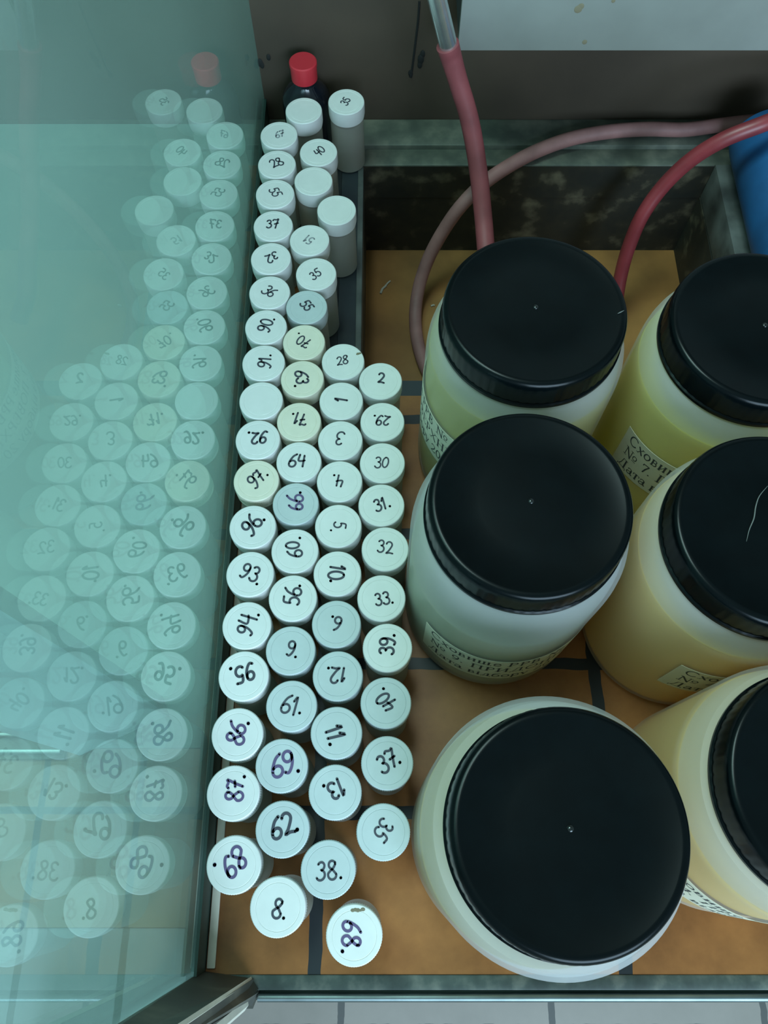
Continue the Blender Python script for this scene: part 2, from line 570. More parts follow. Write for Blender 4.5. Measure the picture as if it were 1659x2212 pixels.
# what stands beyond the glass: the next bay
nb = thing('next_bay_worktop', 'small-tiled worktop of the next bay seen through the glass', 'worktop', (0, 0, 0))
ye = -0.083 * H
bm = bmesh.new()
ym = 0.055
box(bm, -1.2, X0 - 0.006, ye, ym, -0.035, -0.001)
link_mesh('tile_field', bm, M['next_tile'], nb, smooth=False)
bm = bmesh.new()
box(bm, -1.2, X0 - 0.006, ym + 0.0005, WALL_Y - 0.001, -0.035, -0.0005)
link_mesh('pale_top', bm, M['next_top'], nb, smooth=False)
bm = bmesh.new()
box(bm, -1.2, X0 - 0.006, -0.32, ye - 0.0005, -0.035, -0.004)
link_mesh('pale_ledge', bm, M['next_pale'], nb, smooth=False)
bm = bmesh.new()
box(bm, -1.2, -1.17, -0.5, WALL_Y - 0.001, -0.9, 1.1)
structure(link_mesh('wall_left', bm, M['next_wall'], smooth=False))
bd0, bd1 = at_z(352, 1505, 0.0), at_z(160, 1592, 0.0)
bm = bmesh.new()
off = (bd0 - bd1).cross(Vector((0, 0, 1))).normalized() * 0.012
prism(bm, [bd0, bd1, bd1 + off, bd0 + off], Vector((0, 0, 0.32)))
tag(link_mesh('pale_board', bm, M['board'], smooth=False), 'pale upright board standing beyond the dusty glass', 'board')
tr = thing('sliding_track', 'metal sliding track lying beyond the glass, left of the pale board', 'track', (0, 0, 0))
y1_, y2_ = at_z(80, 1590, 0.0).y, at_z(80, 1626, 0.0).y
bm = bmesh.new()
box(bm, -0.62, bd1.x - 0.003, y2_ - 0.004, y1_ + 0.016, 0, 0.003, 0.0006)
link_mesh('track_bed', bm, M['post'], tr)
for y in (y1_, y2_):
    bm = bmesh.new()
    box(bm, -0.62, bd1.x - 0.004, y - 0.0014, y + 0.0014, 0.0028, 0.008, 0.0006)
    link_mesh('track_edge', bm, M['rail'], tr)

# pale cabinet panel on the back wall
pf = WALL_Y - 0.052
pl = at_y(988, 110, pf)
pn = thing('wall_panel', 'pale enamel panel mounted on the brown back wall above the basin', 'panel', (0, 0, 0))
bm = bmesh.new()
box(bm, pl.x, 0.85, pf, pf + 0.004, pl.z, pl.z + 0.42, 0.0008)
link_mesh('panel_face', bm, M['panel'], pn)
bm = bmesh.new()
box(bm, pl.x + 0.001, 0.849, pf + 0.004, WALL_Y - 0.0003, pl.z + 0.001, pl.z + 0.419)
link_mesh('panel_casing', bm, M['panel_side'], pn, smooth=False)
bm = bmesh.new()
for (x, y, r) in ((1249, 20, 0.0028), (1255, 14, 0.0022), (1263, 91, 0.0018), (1325, 2, 0.0014)):
    bmesh.ops.create_icosphere(bm, subdivisions=2, radius=r, matrix=Matrix.Translation(at_y(x, y, pf - 0.0001)) @ Matrix.Diagonal((1, 0.08, 1, 1)))
link_mesh('rust_spot', bm, M['stain'], pn)

# steel tube and the hoses
yt = 0.505
bm = bmesh.new()
t0, t1 = at_y(930, -60, yt), at_y(972, 112, yt)
tube(bm, [t0 + (t0 - t1) * 2.5, t0, t1], 0.0062, 28)
tag(link_mesh('steel_tube', bm, M['steel']), 'shiny steel tube coming down beside the pale wall panel', 'tube')


def hose(label, pts, rad, mat):
    b = bmesh.new()
    tube(b, catmull(pts, 14), rad, 22)
    return tag(link_mesh('rubber_hose', b, mat), label, 'hose')


hp = [at_y(967, 97, yt), at_y(975, 125, yt), at_y(991, 180, yt - 0.003), at_y(1012, 250, yt - 0.010), at_y(1026, 320, yt - 0.02), at_y(1037, 400, yt - 0.035), at_y(1045, 480, yt - 0.055), at_y(1052, 560, yt - 0.08), at_y(1065, 640, yt - 0.10), at_y(1090, 690, yt - 0.11)]
hose('red rubber hose pushed onto the steel tube and hanging into the basin', hp,
     lambda t: 0.0080 - 0.0010 * min(1, t * 5), M['rubber_red'])
zf = BASIN_Z + 0.006
hp = [at_z(2150, 275, 0.011), at_z(1950, 262, 0.016), at_z(1760, 262, 0.022), at_z(1659, 260, 0.018), at_z(1560, 270, 0.012), at_z(1480, 280, 0.011), at_z(1400, 279, 0.0115), at_z(1320, 284, 0.0115), at_z(1240, 298, 0.010), at_z(1170, 322, 0.008), at_z(1110, 352, 0.006), at_z(1050, 392, 0.000), at_z(1000, 440, -0.013),
      at_z(960, 495, -0.036), at_z(925, 560, -0.062), at_z(904, 625, -0.083), at_z(897, 690, -0.0945), at_z(906, 755, zf), at_z(932, 815, zf), at_z(985, 855, zf), at_z(1060, 860, zf)]
hose('faded pinkish hose looping over the basin, passing under the dark red one', hp, 0.0057, M['rubber_pink'])
hp = [at_z(2120, 330, 0.0075), at_z(2020, 270, 0.022), at_z(1900, 232, 0.058), at_z(1770, 236, 0.077), at_z(1700, 250, 0.077), at_z(1640, 271, 0.074), at_z(1560, 303, 0.062), at_z(1490, 347, 0.042), at_z(1430, 405, 0.018), at_z(1385, 470, -0.006), at_z(1356, 540, -0.035), at_z(1340, 600, -0.06), at_z(1330, 660, -0.08), at_z(1315, 720, -0.092)]
hose('dark red hose arching from the blue cylinder down into the basin', hp, 0.0058, M['rubber_dark'])

# blue cylinder lying on the right rim
br = 0.028
xl = at_z(1602, 425, br).x
bm = bmesh.new()
bprof = [(0, -0.11), (br * 0.8, -0.11), (br * 0.97, -0.106), (br, -0.098), (br, 0.098), (br * 0.97, 0.106), (br * 0.8, 0.11), (0, 0.11)]
lathe(bm, bprof, 72)
bmesh.ops.transform(bm, matrix=Matrix.Rotation(PI / 2, 4, 'X'), verts=bm.verts)
o = link_mesh('blue_cylinder', bm, M['blue'])
o.location = (xl + br + 0.001, 0.418, br + 0.0013)
tag(o, 'blue cylinder lying at the right rim of the basin under the hose', 'cylinder')

# reagent bottle with a red cap
zc = 0.0745
rc = at_z(654, 131, zc)
rc.y = min(rc.y, WALL_Y - 0.0203)
rb = thing('reagent_bottle', 'small dark glass bottle with a red screw cap against the back wall', 'bottle', (rc.x, rc.y, 0.0042))
bm = bmesh.new()
lathe(bm, [(0, 0), (0.017, 0), (0.0192, 0.002), (0.0195, 0.034), (0.0185, 0.041), (0.014, 0.047), (0.0092, 0.0515), (0.0084, 0.0535), (0.0084, 0.062), (0, 0.062)], 64)
link_mesh('bottle_glass', bm, M['dark_glass'], rb)
bm = bmesh.new()
lathe(bm, [(0, 0.0555), (0.0101, 0.0555), (0.0102, 0.0662), (0.0106, 0.0664), (0.0106, 0.0694), (0.0098, 0.0702), (0, 0.0702)], 72,
      ripple=lambda r, z, i: r - (0.0003 if (i % 2 and 0.056 < z < 0.0662) else 0))
link_mesh('screw_cap', bm, M['red_cap'], rb)

# crumbs and a scrap on the basin floor
for i, pts in enumerate([[(822, 634), (826, 624), (834, 617)], [(832, 618), (838, 611), (843, 607)], [(931, 661), (936, 659), (939, 660)]]):
    bm = bmesh.new()
    tube(bm, [at_z(x, y, BASIN_Z + 0.0009) for x, y in pts], 0.0008 + 0.0003 * (i == 0), 8)
    tag(link_mesh('crumb', bm, M['crumb']), ['larger pale crumb on the orange basin bottom', 'thin pale crumb touching the larger crumb on the basin bottom', 'tiny pale crumb beside the back jar in the basin'][i], 'crumb', 'crumbs on the basin bottom')

# ------------------------------------------------------------------ stroke lettering
def arc(cx, cy, rx, ry, a0, a1, n=14):
    return [(cx + rx * math.cos(math.radians(a0 + (a1 - a0) * i / n)), cy + ry * math.sin(math.radians(a0 + (a1 - a0) * i / n))) for i in range(n + 1)]


DIG = {   # handwritten figures: (advance, strokes)
    '0': (0.62, [arc(0.27, 0.5, 0.24, 0.47, 100, 460, 22)]),
    '1': (0.40, [[(0.06, 0.72), (0.22, 0.98), (0.2, 0.5), (0.16, 0.0)]]),
    '2': (0.62, [arc(0.27, 0.74, 0.22, 0.24, 165, -20, 10) + [(0.40, 0.5), (0.22, 0.22), (0.04, 0.03), (0.28, 0.07), (0.54, 0.02)]]),
    '3': (0.60, [arc(0.24, 0.75, 0.2, 0.22, 150, -85, 10) + arc(0.25, 0.26, 0.25, 0.27, 88, -150, 12)]),
    '4': (0.60, [[(0.12, 0.98), (0.03, 0.5), (0.28, 0.46), (0.5, 0.52)], [(0.46, 0.92), (0.42, 0.45), (0.38, 0.0)]]),
    '5': (0.60, [[(0.5, 0.97), (0.16, 0.95), (0.10, 0.56)] + arc(0.22, 0.3, 0.26, 0.3, 100, -140, 12)]),
    '6': (0.60, [[(0.44, 0.98), (0.22, 0.8), (0.06, 0.45), (0.03, 0.25)] + arc(0.26, 0.24, 0.23, 0.24, 180, 500, 18)]),
    '7': (0.58, [[(0.02, 0.86), (0.12, 0.96), (0.34, 0.90), (0.5, 0.97), (0.34, 0.5), (0.2, 0.0)], [(0.14, 0.46), (0.46, 0.52)]]),
    '8': (0.62, [[(0.46, 0.88)] + arc(0.28, 0.76, 0.19, 0.21, 30, 230, 9) + [(0.30, 0.5), (0.46, 0.30)] + arc(0.26, 0.24, 0.23, 0.24, 10, -200, 12) + [(0.16, 0.45), (0.34, 0.6), (0.46, 0.80)]]),
    '9': (0.60, [arc(0.25, 0.73, 0.21, 0.24, 20, 375, 18) + [(0.46, 0.5), (0.36, 0.2), (0.2, 0.0), (0.04, 0.06)]]),
    '.': (0.30, [[(0.10, 0.02), (0.115, 0.035)]]),
}


def ribbon(bm, pts, w, fn):
    """flat pen stroke through 2D points, mapped to the surface by fn(u, v)"""
    n = len(pts)
    L_, R_ = [], []
    for i in range(n):
        a, b = pts[max(i - 1, 0)], pts[min(i + 1, n - 1)]
        dx, dy = b[0] - a[0], b[1] - a[1]
        l = math.hypot(dx, dy) or 1
        nx, ny = -dy / l * w / 2, dx / l * w / 2
        L_.append(bm.verts.new(fn(pts[i][0] + nx, pts[i][1] + ny)))
        R_.append(bm.verts.new(fn(pts[i][0] - nx, pts[i][1] - ny)))
    for i in range(n - 1):
        bm.faces.new((L_[i], R_[i], R_[i + 1], L_[i + 1]))
    for p in (pts[0], pts[-1]):
        vs_ = [bm.verts.new(fn(p[0] + w / 2 * math.cos(k * PI / 5), p[1] + w / 2 * math.sin(k * PI / 5))) for k in range(10)]
        bm.faces.new(vs_)


def number_mesh(text, size, angle, rnd, wgt):
    """figures centred on the cap, reading direction turned clockwise (seen from above) by angle degrees"""
    bm = bmesh.new()
    total = sum(DIG[c][0] for c in text) - 0.06
    core = sum(DIG[c][0] for c in text if c != '.') - 0.06
    ca, sa = math.cos(math.radians(-angle)), math.sin(math.radians(-angle))
    x = -core / 2
    for ch in text:
        adv, strokes = DIG[ch]
        k = rnd.uniform(0.9, 1.1) if ch != '.' else 1.0
        sl = rnd.uniform(-0.05, 0.16)
        dy = rnd.uniform(-0.09, 0.09)
        for st in strokes:
            pts = [(x + (px + sl * (py - 0.5)) * k, (py - 0.5) * k + dy) for px, py in st]
            # resample so bends stay round
            vec = [Vector((p[0], p[1], 0)) for p in pts]
            sm = catmull(vec, 4) if len(vec) > 2 else vec
            z0 = [0.0]

            def fn(u, v):
                return (size * (u * ca - v * sa), size * (u * sa + v * ca), 0.0)
            ribbon(bm, [(q.x, q.y) for q in sm], wgt * (1.25 if ch == '.' else 1.0), fn)
        x += adv
    return bm


# ------------------------------------------------------------------ sample vials
VH = 0.117 * H
VR = 0.02805 * H
CAPH = 0.0125


def vial_body_mesh():
    b = bmesh.new()
    r = VR * 0.93
    lathe(b, [(0, 0.0012), (r * 0.75, 0.0004), (r * 0.9, 0), (r, 0.0014), (r, VH - CAPH - 0.0035), (r * 0.96, VH - CAPH - 0.0022), (r * 0.82, VH - CAPH - 0.0012), (r * 0.82, VH - 0.003), (0, VH - 0.003)], 48)
    return b


def cap_mesh(tiered=False):
    b = bmesh.new()
    z0, z1, r = VH - CAPH, VH, VR
    prof = [(0, z0 + 0.0005), (r * 0.9, z0 + 0.0001), (r * 0.965, z0 + 0.0004)]
    if tiered:
        prof += [(r * 0.995, z0 + 0.001), (r * 0.995, z0 + 0.0022), (r * 0.95, z0 + 0.0026), (r * 0.95, z0 + 0.0031)]
    prof += [(r, z0 + 0.0034), (r, z1 - 0.0012), (r * 0.985, z1 - 0.0004), (r * 0.955, z1), (r * 0.80, z1), (r * 0.785, z1 - 0.00018), (r * 0.77, z1), (0, z1)]
    lathe(b, prof, 144, ripple=lambda rr, z, i: rr - (0.00030 if (i % 2 and z0 + 0.003 < z < z1 - 0.001) else 0.0))
    return b


o = link_mesh('bottle', vial_body_mesh(), M['vial_body'])
BODY_ME = o.data
bpy.data.objects.remove(o)
CAPS = {}
for mname in ('cap_white', 'cap_cream', 'cap_grey'):
    for tier in (False, True):
        o = link_mesh('cap', cap_mesh(tier), M[mname])
        CAPS[(mname, tier)] = o.data
        bpy.data.objects.remove(o)

W, CR, GR = 'cap_white', 'cap_cream', 'cap_grey'
K, VI, FA = 'ink', 'ink_violet', 'ink_faint'
# centre of the cap in the photo, figures, reading angle, figure height (mm), cap, tiered, ink, where it stands
VIALS = [
    (748, 220, '35', -62, 6.5, W, 0, K, 'rearmost on the right, beside the red-capped bottle'),
    (656, 239, '', 0, 0, W, 0, K, 'directly in front of the red-capped bottle'),
    (602.5, 292, '67', -20, 6, W, 0, FA, 'against the glass, rearmost of the row'),
    (688, 329, '40', -42, 6.5, W, 0, K, 'near the back, right of the other 28'),
    (597.6, 355, '28', -35, 7.5, W, 0, K, 'against the glass near the back'),
    (677, 391, '', 0, 0, W, 0, K, 'in front of the vial marked 40 near the back'),
    (594, 419, '55', 65, 7, W, 0, K, 'against the glass between vials 28 and 37 at the back'),
    (727, 454, '', 0, 0, W, 0, K, 'at the basin edge'),
    (590, 488, '37', -8, 7.5, W, 0, K, 'against the glass near the back'),
    (668.6, 519, '51', 205, 7, W, 0, FA, 'behind vial 35 near the basin edge'),
    (585, 558.5, '32', 155, 7, W, 0, K, 'against the glass in front of vial 37'),
    (682.5, 593, '35', -35, 7, W, 0, K, 'behind the grey-white vial 55, right of vial 32'),
    (582.5, 633, '36', 38, 7.5, W, 0, K, 'against the glass behind vial 90'),
    (662, 665, '55', 55, 7, GR, 0, K, 'directly behind the cream vial 70'),
    (575, 708, '90.', -72, 8.5, W, 0, K, 'against the glass behind vial 91'),
    (656, 736, '70.', 208, 8, CR, 0, K, 'behind vial 63'),
    (741, 781, '28', -12, 6.5, W, 0, K, 'behind vial 1, with a brown smudge on the rim'),
    (570, 786, '91.', -88, 8.5, W, 0, K, 'against the glass behind the bare white cap'),
    (652, 818, '63.', 90, 8.5, CR, 0, K, 'behind vial 71'),
    (822, 823, '2', 8, 8, W, 0, K, 'rearmost of the right row'),
    (563.6, 866, '', 0, 0, W, 0, K, 'against the glass between vials 91 and 92'),
    (737, 866, '1', -90, 8.5, W, 0, K, 'in front of vial 28'),
    (645.5, 911, '71.', 184, 8.5, CR, 1, K, 'between the bare cap and vial 1'),
    (826, 911, '29.', 188, 7.5, W, 0, K, 'in the right row in front of vial 2'),
    (555, 948, '92.', 180, 8.5, W, 1, K, 'against the glass behind vial 97'),
    (735, 952, '3', 186, 9, W, 0, K, 'in front of vial 1'),
    (645, 998, '64', 4, 9, W, 0, K, 'in front of vial 71'),
    (826, 1000, '30', 6, 7.5, W, 0, K, 'in the right row in front of vial 29'),
    (554, 1034, '97.', -50, 9, CR, 1, K, 'against the glass behind vial 96'),
    (733.4, 1039, '4.', 182, 8, W, 0, K, 'in front of vial 3'),
    (638.6, 1088, '66.', -98, 9, GR, 0, VI, 'in front of vial 64'),
    (824, 1092, '31.', -25, 7.5, W, 0, K, 'in the right row in front of vial 30'),
    (730.6, 1136, '5.', 95, 8, W, 0, K, 'in front of vial 4'),
    (545.7, 1138, '96.', -55, 9.5, W, 0, K, 'against the glass behind vial 93'),
    (832, 1185, '32', 3, 8, W, 0, K, 'touching the middle jar in the right row'),
    (637, 1190, '60.', -96, 9, W, 0, K, 'in front of vial 66'),
    (728.7, 1239, '10.', 92, 9, W, 0, K, 'in front of vial 5'),
    (540, 1240, '93.', 22, 9.5, W, 0, K, 'against the glass behind vial 94'),
    (824, 1292, '33.', -8, 7.5, W, 0, K, 'in the right row behind vial 39'),
    (632.5, 1292, '56.', -88, 9, W, 0, K, 'in front of vial 60'),
    (726.5, 1348, '6.', 190, 8.5, GR, 0, K, 'in front of vial 10'),
    (533, 1351, '94.', -78, 9.5, W, 0, K, 'against the glass behind vial 95'),
    (837, 1399, '39.', -88, 8.5, W, 0, K, 'in the right row behind vial 40'),
    (627.6, 1405, '9.', 12, 8.5, GR, 0, K, 'in front of vial 56'),
    (526, 1460, '95.', 160, 9.5, W, 0, K, 'against the glass behind vial 86'),
    (729.5, 1460, '12.', 182, 8.5, GR, 0, K, 'in front of vial 6'),
    (833.6, 1518, '40.', 228, 8.5, GR, 0, K, 'in the right row by the front jar'),
    (629.6, 1525, '61.', 8, 9.5, GR, 0, K, 'in front of vial 9'),
    (726.5, 1583, '11.', 66, 9.5, GR, 0, K, 'in front of vial 12'),
    (509.6, 1586, '86.', -72, 9.5, W, 1, VI, 'against the glass behind vial 87'),
    (836.5, 1648, '37.', -25, 9, GR, 0, K, 'in the right row beside the front jar'),
    (608, 1654, '69.', -15, 10.5, GR, 0, VI, 'in front of vial 61'),
    (501, 1713, '87.', -88, 9.5, W, 1, VI, 'against the glass behind vial 89'),
    (723.7, 1711, '13.', 155, 9, GR, 0, K, 'in front of vial 11'),
    (610, 1791, '62.', -20, 10, GR, 0, K, 'between vials 69 and 8'),
    (828, 1797, '35', 130, 8.5, GR, 0, K, 'foremost of the right row, touching the front jar'),
    (505, 1868, '89.', 140, 11, W, 0, VI, 'foremost against the glass'),
    (708.7, 1878, '38.', -4, 9, GR, 0, K, 'in front of vial 13'),
    (600, 1959, '8.', 12, 9, W, 0, K, 'in front of vial 89'),
    (765, 2020, '68.', 90, 10, W, 0, VI, 'foremost of all'),
]
pos = [at_z(v[0], v[1], VH) for v in VIALS]
for it in range(400):                       # vials stand side by side: push apart any that would touch
    for i in range(len(pos)):
        for j in range(i):
            d = pos[i] - pos[j]
            d.z = 0
            gap = 2 * VR + 0.0002 - d.length
            if gap > 0:
                d.normalize()
                pos[i] += d * gap * 0.5
                pos[j] -= d * gap * 0.5
        pos[i].x = max(pos[i].x, GX + 0.0072 + VR * 0.93)
CAPWORD = {W: 'white-capped', CR: 'cream-capped', GR: 'greyish-capped'}
rnd = random.Random(3)
for v, p in zip(VIALS, pos):
    px, py, txt, ang, mm, capm, tier, inkn, where = v
    num = txt.rstrip('.')
    inkw = {'ink': '', 'ink_violet': ' in violet ink', 'ink_faint': ' in faded ink'}[inkn]
    lab = ('%s vial marked %s%s, %s' % (CAPWORD[capm], num, inkw, where)) if num else 'unmarked white-capped plastic vial %s' % where
    t = thing('sample_vial', lab, 'vial', (p.x, p.y, 0.00015), 'sample vials standing in rows along the glass')
    b = bpy.data.objects.new('bottle', BODY_ME)
    C.objects.link(b)
    b.parent = t
    c = bpy.data.objects.new('cap', CAPS[(capm, bool(tier))])
    C.objects.link(c)
    c.parent = t
    c.rotation_euler.z = rnd.uniform(0, 6.28)
    if txt:
        nb_ = number_mesh(txt, mm * 0.001, ang, rnd, rnd.uniform(0.125, 0.165))
        n = link_mesh('handwritten_number', nb_, M[inkn], c, smooth=False)
        n.rotation_euler.z = -c.rotation_euler.z
        off = Vector((rnd.uniform(-0.0008, 0.0008), rnd.uniform(0.0, 0.0016), VH + 0.00012))
        off.rotate(Matrix.Rotation(-c.rotation_euler.z, 3, 'Z'))
        n.location = off
    if (txt, px) in (('28', 741), ('68.', 765)):       # brown smudge on the rim of these two caps
        sm_ = bmesh.new()
        sx, sy = (0.72 * VR, 0.42 * VR) if txt == '28' else (0.12 * VR, 0.80 * VR)
        for q in range(5):
            bmesh.ops.create_icosphere(sm_, subdivisions=2, radius=rnd.uniform(0.0005, 0.0010), matrix=Matrix.Translation((sx + (q - 2) * 0.0009 * (0.5 if txt == '28' else 1.4), sy + rnd.uniform(-0.0006, 0.0006), VH)) @ Matrix.Diagonal((1.3, 1, 0.08, 1)))
        g = link_mesh('smudge', sm_, M['stain'], c)
        g.rotation_euler.z = -c.rotation_euler.z

# ------------------------------------------------------------------ printed labels (upright serif lettering)
TK, TN = 0.13, 0.055


def stem(x, y0, y1, w=TK, serif=0.10):
    s = [(w, [(x, y0), (x, y1)])]
    if serif:
        s += [(TN, [(x - serif - 0.04, y0), (x + serif + 0.04, y0)]), (TN, [(x - serif - 0.04, y1), (x + serif + 0.04, y1)])]
    return s


XH = 0.66
GLY = {
    'С': (0.86, [(0.10, arc(0.44, 0.5, 0.36, 0.5, 42, 318, 20))]),
    'О': (0.95, [(0.11, arc(0.45, 0.5, 0.37, 0.5, 0, 360, 24))]),
    'Р': (0.72, stem(0.2, 0, 1) + [(0.09, [(0.2, 1), (0.4, 1)] + arc(0.4, 0.74, 0.2, 0.26, 90, -90, 10) + [(0.2, 0.48)])]),
    'В': (0.78, stem(0.2, 0, 1) + [(0.08, [(0.2, 1), (0.38, 1)] + arc(0.38, 0.76, 0.17, 0.24, 90, -90, 8) + [(0.2, 0.52)]), (0.09, [(0.2, 0.52), (0.4, 0.52)] + arc(0.4, 0.26, 0.22, 0.26, 90, -90, 8) + [(0.2, 0)])]),
    'П': (0.95, stem(0.2, 0, 1) + stem(0.72, 0, 1) + [(TN, [(0.2, 1), (0.72, 1)])]),
    'И': (0.95, stem(0.2, 0, 1) + stem(0.72, 0, 1) + [(TN, [(0.2, 0.06), (0.72, 0.94)])]),
    'Д': (0.98, stem(0.70, 0, 1) + [(TN, [(0.2, 0.02), (0.34, 0.4), (0.42, 1), (0.7, 1)]), (TN, [(0.06, -0.2), (0.08, 0), (0.88, 0), (0.9, -0.2)])]),
    'Н': (0.95, stem(0.2, 0, 1) + stem(0.72, 0, 1) + [(TN, [(0.2, 0.5), (0.72, 0.5)])]),
    'А': (0.92, [(TN, [(0.12, 0), (0.44, 1)]), (TK, [(0.46, 0.98), (0.76, 0)]), (TN, [(0.24, 0.34), (0.64, 0.34)]), (TN, [(0.0, 0), (0.26, 0)]), (TN, [(0.6, 0), (0.92, 0)])]),
    'Е': (0.78, stem(0.2, 0, 1) + [(TN, [(0.2, 1), (0.62, 1), (0.64, 0.8)]), (TN, [(0.2, 0.52), (0.5, 0.52)]), (TN, [(0.2, 0), (0.64, 0), (0.68, 0.24)])]),
    'Х': (0.9, [(TK, [(0.14, 1), (0.74, 0)]), (TN, [(0.72, 1), (0.14, 0)]), (TN, [(0, 0), (0.28, 0)]), (TN, [(0.58, 1), (0.86, 1)])]),
    '№': (1.45, [(TN, [(0.22, 0), (0.22, 1)]), (TK, [(0.22, 0.98), (0.74, 0.02)]), (TN, [(0.74, 0), (0.74, 1)]), (TN, [(0.08, 0), (0.36, 0)]), (TN, [(0.08, 1), (0.26, 1)]), (TN, [(0.62, 1), (0.86, 1)]), (0.07, arc(1.1, 0.55, 0.17, 0.24, 0, 360, 16)), (0.06, [(0.94, 0.14), (1.26, 0.14)])]),
    'х': (0.62, [(TK, [(0.12, XH), (0.5, 0)]), (TN, [(0.5, XH), (0.12, 0)]), (TN, [(0.02, 0), (0.2, 0)]), (TN, [(0.42, XH), (0.6, XH)])]),
    'о': (0.64, [(0.10, arc(0.31, XH / 2, 0.23, XH / 2, 0, 360, 18))]),
    'в': (0.60, stem(0.16, 0, XH, serif=0.06) + [(0.07, [(0.16, XH), (0.3, XH)] + arc(0.3, 0.5, 0.14, 0.16, 90, -90, 8) + [(0.16, 0.34)]), (0.08, [(0.16, 0.34), (0.32, 0.34)] + arc(0.32, 0.17, 0.17, 0.17, 90, -90, 8) + [(0.16, 0)])]),
    'и': (0.70, stem(0.16, 0, XH, serif=0.06) + stem(0.52, 0, XH, serif=0.06) + [(TN, [(0.16, 0.04), (0.52, XH - 0.04)])]),
    'щ': (1.02, stem(0.16, 0, XH, serif=0.05) + stem(0.46, 0, XH, serif=0.05) + stem(0.76, 0, XH, serif=0.05) + [(TN, [(0.16, 0), (0.94, 0), (0.94, -0.16)])]),
    'е': (0.58, [(0.085, [(0.09, 0.38), (0.5, 0.38)] + arc(0.3, 0.36, 0.2, 0.3, 0, 180, 10) + arc(0.32, 0.31, 0.23, 0.31, 180, 320, 8))]),
    'т': (0.60, stem(0.3, 0, XH, serif=0.06) + [(TN, [(0.04, 0.48), (0.06, XH), (0.54, XH), (0.56, 0.48)])]),
    'а': (0.58, [(TK, [(0.42, 0.5), (0.42, 0.08), (0.54, 0.02)]), (0.08, [(0.1, 0.52)] + arc(0.26, 0.5, 0.16, 0.16, 160, 0, 8)), (0.08, [(0.42, 0.38), (0.2, 0.30)] + arc(0.22, 0.16, 0.16, 0.16, 100, 300, 8) + [(0.42, 0.14)])]),
    'і': (0.34, stem(0.16, 0, XH, serif=0.06) + [(0.13, [(0.16, 0.92), (0.165, 0.93)])]),
    'д': (0.68, stem(0.48, 0, XH, serif=0.0) + [(TN, [(0.14, 0.02), (0.24, 0.3), (0.28, XH), (0.5, XH)]), (TN, [(0.04, -0.16), (0.06, 0), (0.62, 0), (0.64, -0.16)])]),
    'б': (0.64, [(0.09, arc(0.31, 0.3, 0.22, 0.3, 0, 360, 16)), (0.08, [(0.09, 0.34), (0.12, 0.7), (0.26, 0.88), (0.52, 0.98)])]),
    'р': (0.64, stem(0.16, -0.3, XH, serif=0.06) + [(0.085, [(0.16, 0.54)] + arc(0.34, 0.33, 0.21, 0.33, 120, -120, 12) + [(0.16, 0.1)])]),
    'у': (0.62, [(TK, [(0.1, XH), (0.33, 0.06)]), (TN, [(0.54, XH), (0.28, -0.12), (0.16, -0.28), (0.06, -0.24)]), (TN, [(0.0, XH), (0.2, XH)]), (TN, [(0.44, XH), (0.62, XH)])]),
    '0': (0.64, [(0.10, arc(0.31, 0.5, 0.21, 0.5, 0, 360, 18))]),
    '1': (0.5, stem(0.28, 0, 1, serif=0.06)),
    '2': (0.64, [(0.09, arc(0.3, 0.74, 0.2, 0.25, 160, -30, 10) + [(0.34, 0.36), (0.08, 0.02), (0.54, 0.02), (0.56, 0.18)])]),
    '4': (0.64, [(0.07, [(0.4, 1), (0.05, 0.3), (0.6, 0.3)]), (0.12, [(0.42, 0.98), (0.42, 0)])]),
    '7': (0.62, [(0.10, [(0.08, 0.82), (0.1, 0.97), (0.54, 0.97), (0.36, 0.5), (0.26, 0.0)])]),
    '9': (0.64, [(0.09, arc(0.3, 0.68, 0.21, 0.31, 0, 360, 16)), (0.09, [(0.51, 0.7), (0.46, 0.34), (0.3, 0.08), (0.12, 0.0)])]),
    '.': (0.34, [(0.14, [(0.12, 0.04), (0.125, 0.045)])]),
    ' ': (0.34, []),
}


def dense(pts, step=0.12):
    out = [pts[0]]
    for a, b in zip(pts[:-1], pts[1:]):
        l = math.hypot(b[0] - a[0], b[1] - a[1])
        k = max(1, int(l / step))
        for i in range(1, k + 1):
            out.append((a[0] + (b[0] - a[0]) * i / k, a[1] + (b[1] - a[1]) * i / k))
    return out


def label_parts(parent, R, th0, span, z0, z1, lines, cap, lead, ztop, margin):
    """paper strip wrapped round a jar from angle th0 over span radians, and its print"""
    b = bmesh.new()
    n = 48
    rows = []
    for zz, rr in ((z0, R + 0.00005), (z0, R + 0.00025), (z1, R + 0.00025), (z1, R + 0.00005)):
        rows.append([b.verts.new((rr * math.cos(th0 + span * i / n), rr * math.sin(th0 + span * i / n), zz)) for i in range(n + 1)])
    for k in range(4):
        a, c = rows[k], rows[(k + 1) % 4]
        for i in range(n):
            b.faces.new((a[i], a[i + 1], c[i + 1], c[i]))
    b.faces.new([r[0] for r in rows])
    b.faces.new([r[-1] for r in rows][::-1])
    pl_ = link_mesh('paper_label', b, M['paper'], parent)
    b = bmesh.new()
    for li, text in enumerate(lines):
        x = margin
        base = ztop - lead * li - cap

        def fn(u, v, base=base):
            th = th0 + (u * cap) / R
            return ((R + 0.00033) * math.cos(th), (R + 0.00033) * math.sin(th), base + v * cap)
        for ch in text:
            adv, strokes = GLY[ch]
            if (x + adv) * cap / R > span:
                break
            for w_, pts in strokes:
                ribbon(b, dense([(x + p[0], p[1]) for p in pts]), w_, fn)
            x += adv
    link_mesh('printed_text', b, M['print'], pl_, smooth=False)


# ------------------------------------------------------------------ big sample jars
JH = 0.330 * H
LR = 0.0962 * H
JR = 0.1086 * H
LIDH = 0.0190


